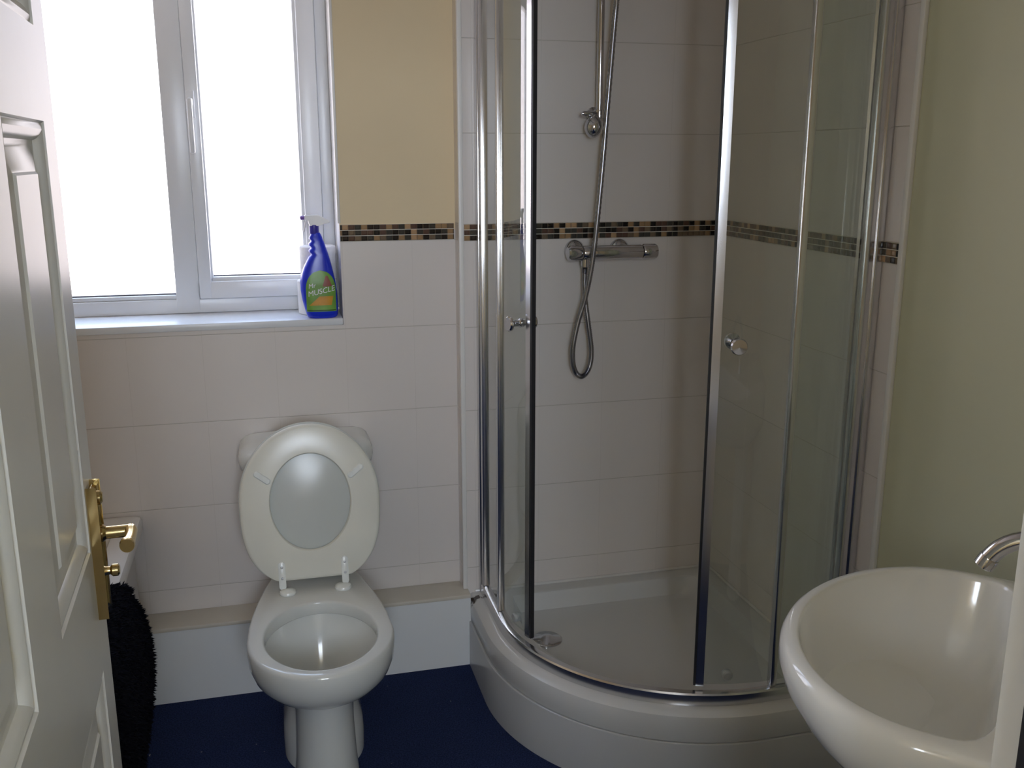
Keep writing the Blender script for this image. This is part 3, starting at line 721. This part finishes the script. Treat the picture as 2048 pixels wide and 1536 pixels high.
sd.build('slider', M['chrome'], rl)

hose_pts = [(.900, vy, vz - .041), (.900, vy, 1.20), (.902, vy - .004, 1.14), (.912, vy - .010, 1.06), (.921, vy - .012, .985), (.912, vy - .014, .935), (.889, vy - .016, .915), (.866, vy - .018, .940), (.860, vy - .020, 1.0), (.874, vy - .022, 1.08), (.891, vy - .026, 1.14), (.905, vy - .034, 1.22), (.916, vy - .040, 1.32), (.930, vy - .044, 1.50), (.943, vy - .046, 1.70), (.956, vy - .048, 1.90), (.958, ry - .060, 1.985)]
hp = smooth_path(hose_pts, 26)
seg = []
acc = 0
rad = []
for i, p in enumerate(hp): rad.append(.0068 if i % 2 else .0082)
hs_ = MB(); hs_.tube(hp, rad, 12)
tag(hs_.build('shower_hose', M['hose'], angle=80), 'ribbed chrome hose looping below the bar valve and up to the rail', 'shower hose')

hsd = thing('shower_handset', 'chrome hand shower held in the slider at the top of the rail', 'shower head', (rx + .02, ry - .06, 2.0))
q = MB(); q.tube([(rx + .021, ry - .060, 1.975), (rx + .021, ry - .062, 2.03), (rx + .020, ry - .075, 2.12), (rx + .018, ry - .098, 2.18)], [.010, .013, .012, .016], 18); q.build('handset_grip', M['chrome'], hsd)
q = MB(); q.lathe([(0, 0), (.030, 0), (.042, .012), (.042, .020), (0, .022)], (rx + .018, ry - .100, 2.195), (0, -.75, -.66), 28); q.build('spray_face', M['chrome'], hsd)

# ================================================================== BASIN (corner of right wall and door wall)
basin = thing('washbasin', 'white rounded washbasin in the near right corner', 'washbasin', (1.0, 1.0, .66))
E2 = 1 / sqrt(2)
CA, CD = 0.035, 0.14
def ad(a, d, z): return Vector((1 + (a - d) * E2, 1 + (a + d) * E2, z))
def inside_out(a, d):
    x = 1 + (a - d) * E2; y = 1 + (a + d) * E2
    if x > XR - .003 or y < YF + .020: return False
    if d > 0.10: return ((a - .035) / .294) ** 2 + ((d - .10) / .240) ** 2 < 1
    return abs(a - .035) < .294
def inside_in(a, d):
    if d > 0.10: return (abs(a - .035) / .266) ** 2 + ((d - .10) / .214) ** 2 < 1
    return (abs(a - .035) / .266) ** 4 + (abs(d - .10) / .085) ** 4 < 1
NBs = 120
def outline(fn):
    R = []
    for j in range(NBs):
        th = 2 * pi * j / NBs; r = 0.0
        lo, hi = 0.0, 0.9
        for _ in range(30):
            m = (lo + hi) / 2
            if fn(CA + m * cos(th), CD + m * sin(th)): lo = m
            else: hi = m
        R.append(lo)
    return R
RO, RI = outline(inside_out), outline(inside_in)
for _ in range(3): RO = [(RO[j - 1] + 2 * RO[j] + RO[(j + 1) % NBs]) / 4 if 0.08 < (j / NBs) < 0.42 else RO[j] for j in range(NBs)]
corner = Vector((XR - .003, YF + .020, 0))
def bring(R, f, z, g=0.0, cs=1.0):
    P = []
    for j in range(NBs):
        th = 2 * pi * j / NBs; r = max(.002, R[j] * f - g)
        p = ad(CA + r * cos(th), CD + r * sin(th), z)
        if cs != 1.0:
            p = corner + (p - corner) * cs; p.z = z
        P.append(p)
    return P
BZ0 = 0.85
bw = [bring(RI, .03, BZ0 - .190), bring(RI, .30, BZ0 - .189), bring(RI, .52, BZ0 - .180), bring(RI, .70, BZ0 - .155), bring(RI, .82, BZ0 - .115), bring(RI, .905, BZ0 - .070), bring(RI, .965, BZ0 - .028), bring(RI, .990, BZ0 - .008), bring(RI, .998, BZ0 - .002), bring(RI, 1.006, BZ0 - .0002), bring(RI, 1.02, BZ0),
      bring(RO, 1, BZ0 - .001, .012), bring(RO, 1, BZ0 - .006, .005), bring(RO, 1, BZ0 - .015, 0), bring(RO, 1, BZ0 - .034, -.001), bring(RO, 1, BZ0 - .060, 0, .992), bring(RO, 1, BZ0 - .095, 0, .965), bring(RO, 1, BZ0 - .130, 0, .92), bring(RO, 1, BZ0 - .165, 0, .85), bring(RO, 1, BZ0 - .20, 0, .74), bring(RO, 1, BZ0 - .225, 0, .60)]
clampw = lambda P: [Vector((min(p.x, XR - .002), max(p.y, YF + .018), p.z)) for p in P]
MB().loft([clampw(r) for r in bw]).build('bowl', M['ceramic'], basin, angle=50)
wst = MB(); wst.lathe([(0, 0), (.030, 0), (.030, .003), (.022, .006), (0, .007)], ad(.02, .13, BZ0 - .190), (0, 0, 1), 24); wst.build('waste', M['chrome'], basin)
pd = MB(); c0 = Vector((1.155, .80, 0))
pd.lathe([(0, 0), (.10, 0), (.098, .02), (.085, .10), (.08, .45), (.095, .58), (.13, .645), (0, .645)], c0, (0, 0, 1), 36); pd.build('pedestal', M['ceramic'], basin)

tap = thing('basin_tap', 'chrome swan-neck mixer tap on the back ledge of the washbasin', 'tap', ad(.012, -.075, BZ0))
tp = [(-.075, BZ0 + .001), (-.075, BZ0 + .07), (-.074, BZ0 + .110)]
tpp = [ad(.012, d, z) for d, z in tp] + [ad(.012, -.002 + .072 * cos(a), BZ0 + .118 + .072 * sin(a)) for a in [pi - (pi * 0.5 + radians(68)) * i / 20 for i in range(1, 21)]]
q = MB(); q.tube(tpp, .0125, 22); q.build('spout', M['chrome'], tap)
e0 = tpp[-1]; ed = (tpp[-1] - tpp[-2]).normalized()
q = MB(); q.lathe([(0, -.008), (.0135, -.008), (.0140, -.006), (.0140, .008), (.011, .010), (0, .010)], e0, ed, 22); q.build('aerator', M['chrome'], tap)
q = MB(); q.lathe([(0, 0), (.027, 0), (.027, .006), (.021, .016), (.018, .055), (.0135, .062), (0, .064)], ad(.012, -.075, BZ0 + .0005), (0, 0, 1), 28); q.build('tap_body', M['chrome'], tap)
q = MB(); q.tube([ad(.03, -.075, BZ0 + .035), ad(.075, -.078, BZ0 + .055), ad(.10, -.078, BZ0 + .06)], [.008, .0065, .0075], 14); q.build('tap_lever', M['chrome'], tap)

# ================================================================== ON THE SILL
SILL = 1.0985
BYC = 2.808
bot_ = thing('spray_bottle', 'blue trigger spray bottle with a green label on the window sill', 'spray bottle', (.148, BYC, SILL))
prof_b = [(0.000, .116, .186), (0.003, .109, .192), (0.010, .105, .195), (.03, .100, .1955), (.052, .095, .195), (.08, .0915, .1935), (.107, .0915, .1905), (.125, .096, .187), (.145, .103, .183), (.163, .112, .179), (.175, .1185, .176), (.180, .1245, .1745), (.184, .1250, .1735), (.189, .1195, .172), (.194, .1195, .1705), (.199, .1255, .169), (.203, .1255, .1677), (.208, .1200, .1665), (.213, .1200, .165), (.218, .1262, .163), (.222, .1262, .1617), (.226, .1220, .1603), (.231, .1225, .159), (.237, .1265, .1565), (.243, .128, .153)]
DEP = [(0, .026), (.01, .030), (.10, .030), (.17, .025), (.22, .018), (.243, .013)]
def dep(h):
    for (a, d0), (b, d1) in zip(DEP, DEP[1:]):
        if h <= b: return d0 + (d1 - d0) * (h - a) / (b - a)
    return DEP[-1][1]
def bxr(h):
    for (a, l0, r0), (b, l1, r1) in zip(prof_b, prof_b[1:]):
        if h <= b: q = (h - a) / (b - a); return l0 + (l1 - l0) * q, r0 + (r1 - r0) * q
    return prof_b[-1][1:]
def spow(v, e): return (1 if v >= 0 else -1) * abs(v) ** e
def bring2(h, n=48):
    l, r = bxr(h); e = 0.62
    return [((l + r) / 2 + (r - l) / 2 * spow(cos(2 * pi * j / n), e), BYC + dep(h) * spow(sin(2 * pi * j / n), e), SILL + h) for j in range(n)]
MB().loft([bring2(p[0]) for p in prof_b]).build('bottle_body', M['bottle'], bot_, angle=60)
def front_y(x, h):
    l, r = bxr(h); c = (l + r) / 2; hw = (r - l) / 2; u = min(.98, abs(x - c) / hw)
    return BYC - dep(h) * (1 - u ** (2 / .62)) ** .31
# green label following the front
def label_patch(fn, off, nu=24, nv=24):
    g = [[None] * (nu + 1) for _ in range(nv + 1)]
    for i in range(nv + 1):
        h, x0, x1 = fn(i / nv)
        for j in range(nu + 1):
            x = x0 + (x1 - x0) * j / nu
            g[i][j] = (x, front_y(x, h) - off, SILL + h)
    return MB().loft(g, False, False, False)
def lab(v):
    h = .020 + .118 * v
    hw = .042 if v < .55 else .042 * sqrt(max(0, 1 - ((v - .55) / .4501) ** 2)) + .0001
    cx = .1475
    return h, cx - hw, cx + hw
label = label_patch(lab, .0006).build('label', M['label'], bot_, fix=False); label['label'] = 'green label with white lettering'
def bl(v): return .0215 + .0035 * v, .1475 - .0405, .1475 + .0405
label_patch(bl, .0009, 16, 2).build('print_line', M['label_dark'], label, fix=False)['label'] = 'dark green line along the foot of the label'
def sw(v):
    return .038 + .026 * v, .113 + .03 * v, .182 - .006 * (1 - v)
label_patch(sw, .0009, 16, 6).build('print_band', M['orange'], label, fix=False)['label'] = 'orange printed band'
def rd(v):
    return .092 + .030 * v, .152 + .010 * v, .180 - .012 * v
label_patch(rd, .0009, 12, 6).build('print_patch', M['red'], label, fix=False)['label'] = 'dull red printed patch'
def lettering(body, size, x, h, rot, m, name):
    cu = bpy.data.curves.new(name, 'FONT'); cu.body = body; cu.size = size; cu.align_x = 'CENTER'; cu.align_y = 'CENTER'; cu.shear = 0.25
    o = bpy.data.objects.new(name + '_source', cu); COL.objects.link(o)
    bpy.context.view_layer.update()
    me = o.evaluated_get(bpy.context.evaluated_depsgraph_get()).to_mesh()
    mb = MB(); vs = []
    for v in me.vertices:
        px = x + v.co.x * cos(rot) - v.co.y * sin(rot); ph = h + v.co.x * sin(rot) + v.co.y * cos(rot)
        vs.append((px, front_y(px, ph) - .0016, SILL + ph))
    me.calc_loop_triangles()
    mb.add(vs, [tuple(q.vertices) for q in me.loop_triangles])
    bpy.data.objects.remove(o)
    return mb.build(name, m, label, fix=False)
lettering('MUSCLE', .0215, .1475, .078, radians(12), M['letter'], 'lettering')
lettering('Mr', .018, .122, .094, radians(10), M['letter'], 'lettering')
q = MB(); q.lathe([(0, 0), (.0135, 0), (.0140, .002), (.0135, .024), (.011, .026), (0, .026)], (.1375, BYC, SILL + .240), (0, 0, 1), 24); q.build('collar', M['collar'], bot_)
# spray head: side profile extruded with soft edges
hp2 = [(.1255, .262), (.1495, .262), (.1700, .268), (.1815, .271), (.1820, .275), (.1560, .290), (.1500, .2925), (.1140, .2925), (.1120, .290), (.1120, .280), (.1210, .278)]
q = MB(); R = []
for y, g in ((-.012, .002), (-.010, 0), (.010, 0), (.012, .002)):
    cxh = sum(p[0] for p in hp2) / len(hp2); czh = sum(p[1] for p in hp2) / len(hp2)
    R.append([(x + (cxh - x) * g * 20, BYC + y, SILL + z + (czh - z) * g * 20) for x, z in hp2])
q.loft(R).build('spray_head', M['head'], bot_, angle=30)
q = MB(); q.lathe([(0, 0), (.0062, 0), (.0062, .008), (.0050, .012), (0, .012)], (.1120, BYC, SILL + .285), (-1, 0, -.05), 8); q.build('nozzle', M['violet'], bot_)
q = MB(); q.tube(smooth_path([(.1185, BYC, SILL + .279), (.1145, BYC, SILL + .270), (.1120, BYC, SILL + .258), (.1085, BYC, SILL + .246)], 5), .0028, 10); q.build('trigger', M['head'], bot_)
# toilet rolls
def roll(x, y, z, lab):
    r = thing('toilet_roll', lab, 'toilet roll', (x, y, z), 'toilet rolls behind the spray bottle')
    q = MB(); H = .099
    q.lathe([(.021, .0), (.050, .0), (.0525, .003), (.0525, H - .003), (.050, H), (.021, H), (.021, 0)], (x, y, z), (0, 0, 1), 48)
    q.v = q.v; q.build('paper_roll', M['paper'], r)
    q = MB(); q.loft([[(x + .0212 * cos(2 * pi * j / 32), y + .0212 * sin(2 * pi * j / 32), z + h) for j in range(32)] for h in (0.0, H)] + [[(x + .0196 * cos(2 * pi * j / 32), y + .0196 * sin(2 * pi * j / 32), z + h) for j in range(32)] for h in (H, 0.0)], False, False)
    q.build('core', M['card'], r)
roll(.138, 2.893, SILL, 'lower white toilet roll standing on the window sill')
roll(.149, 2.893, SILL + .0995, 'upper white toilet roll standing on top of the other')
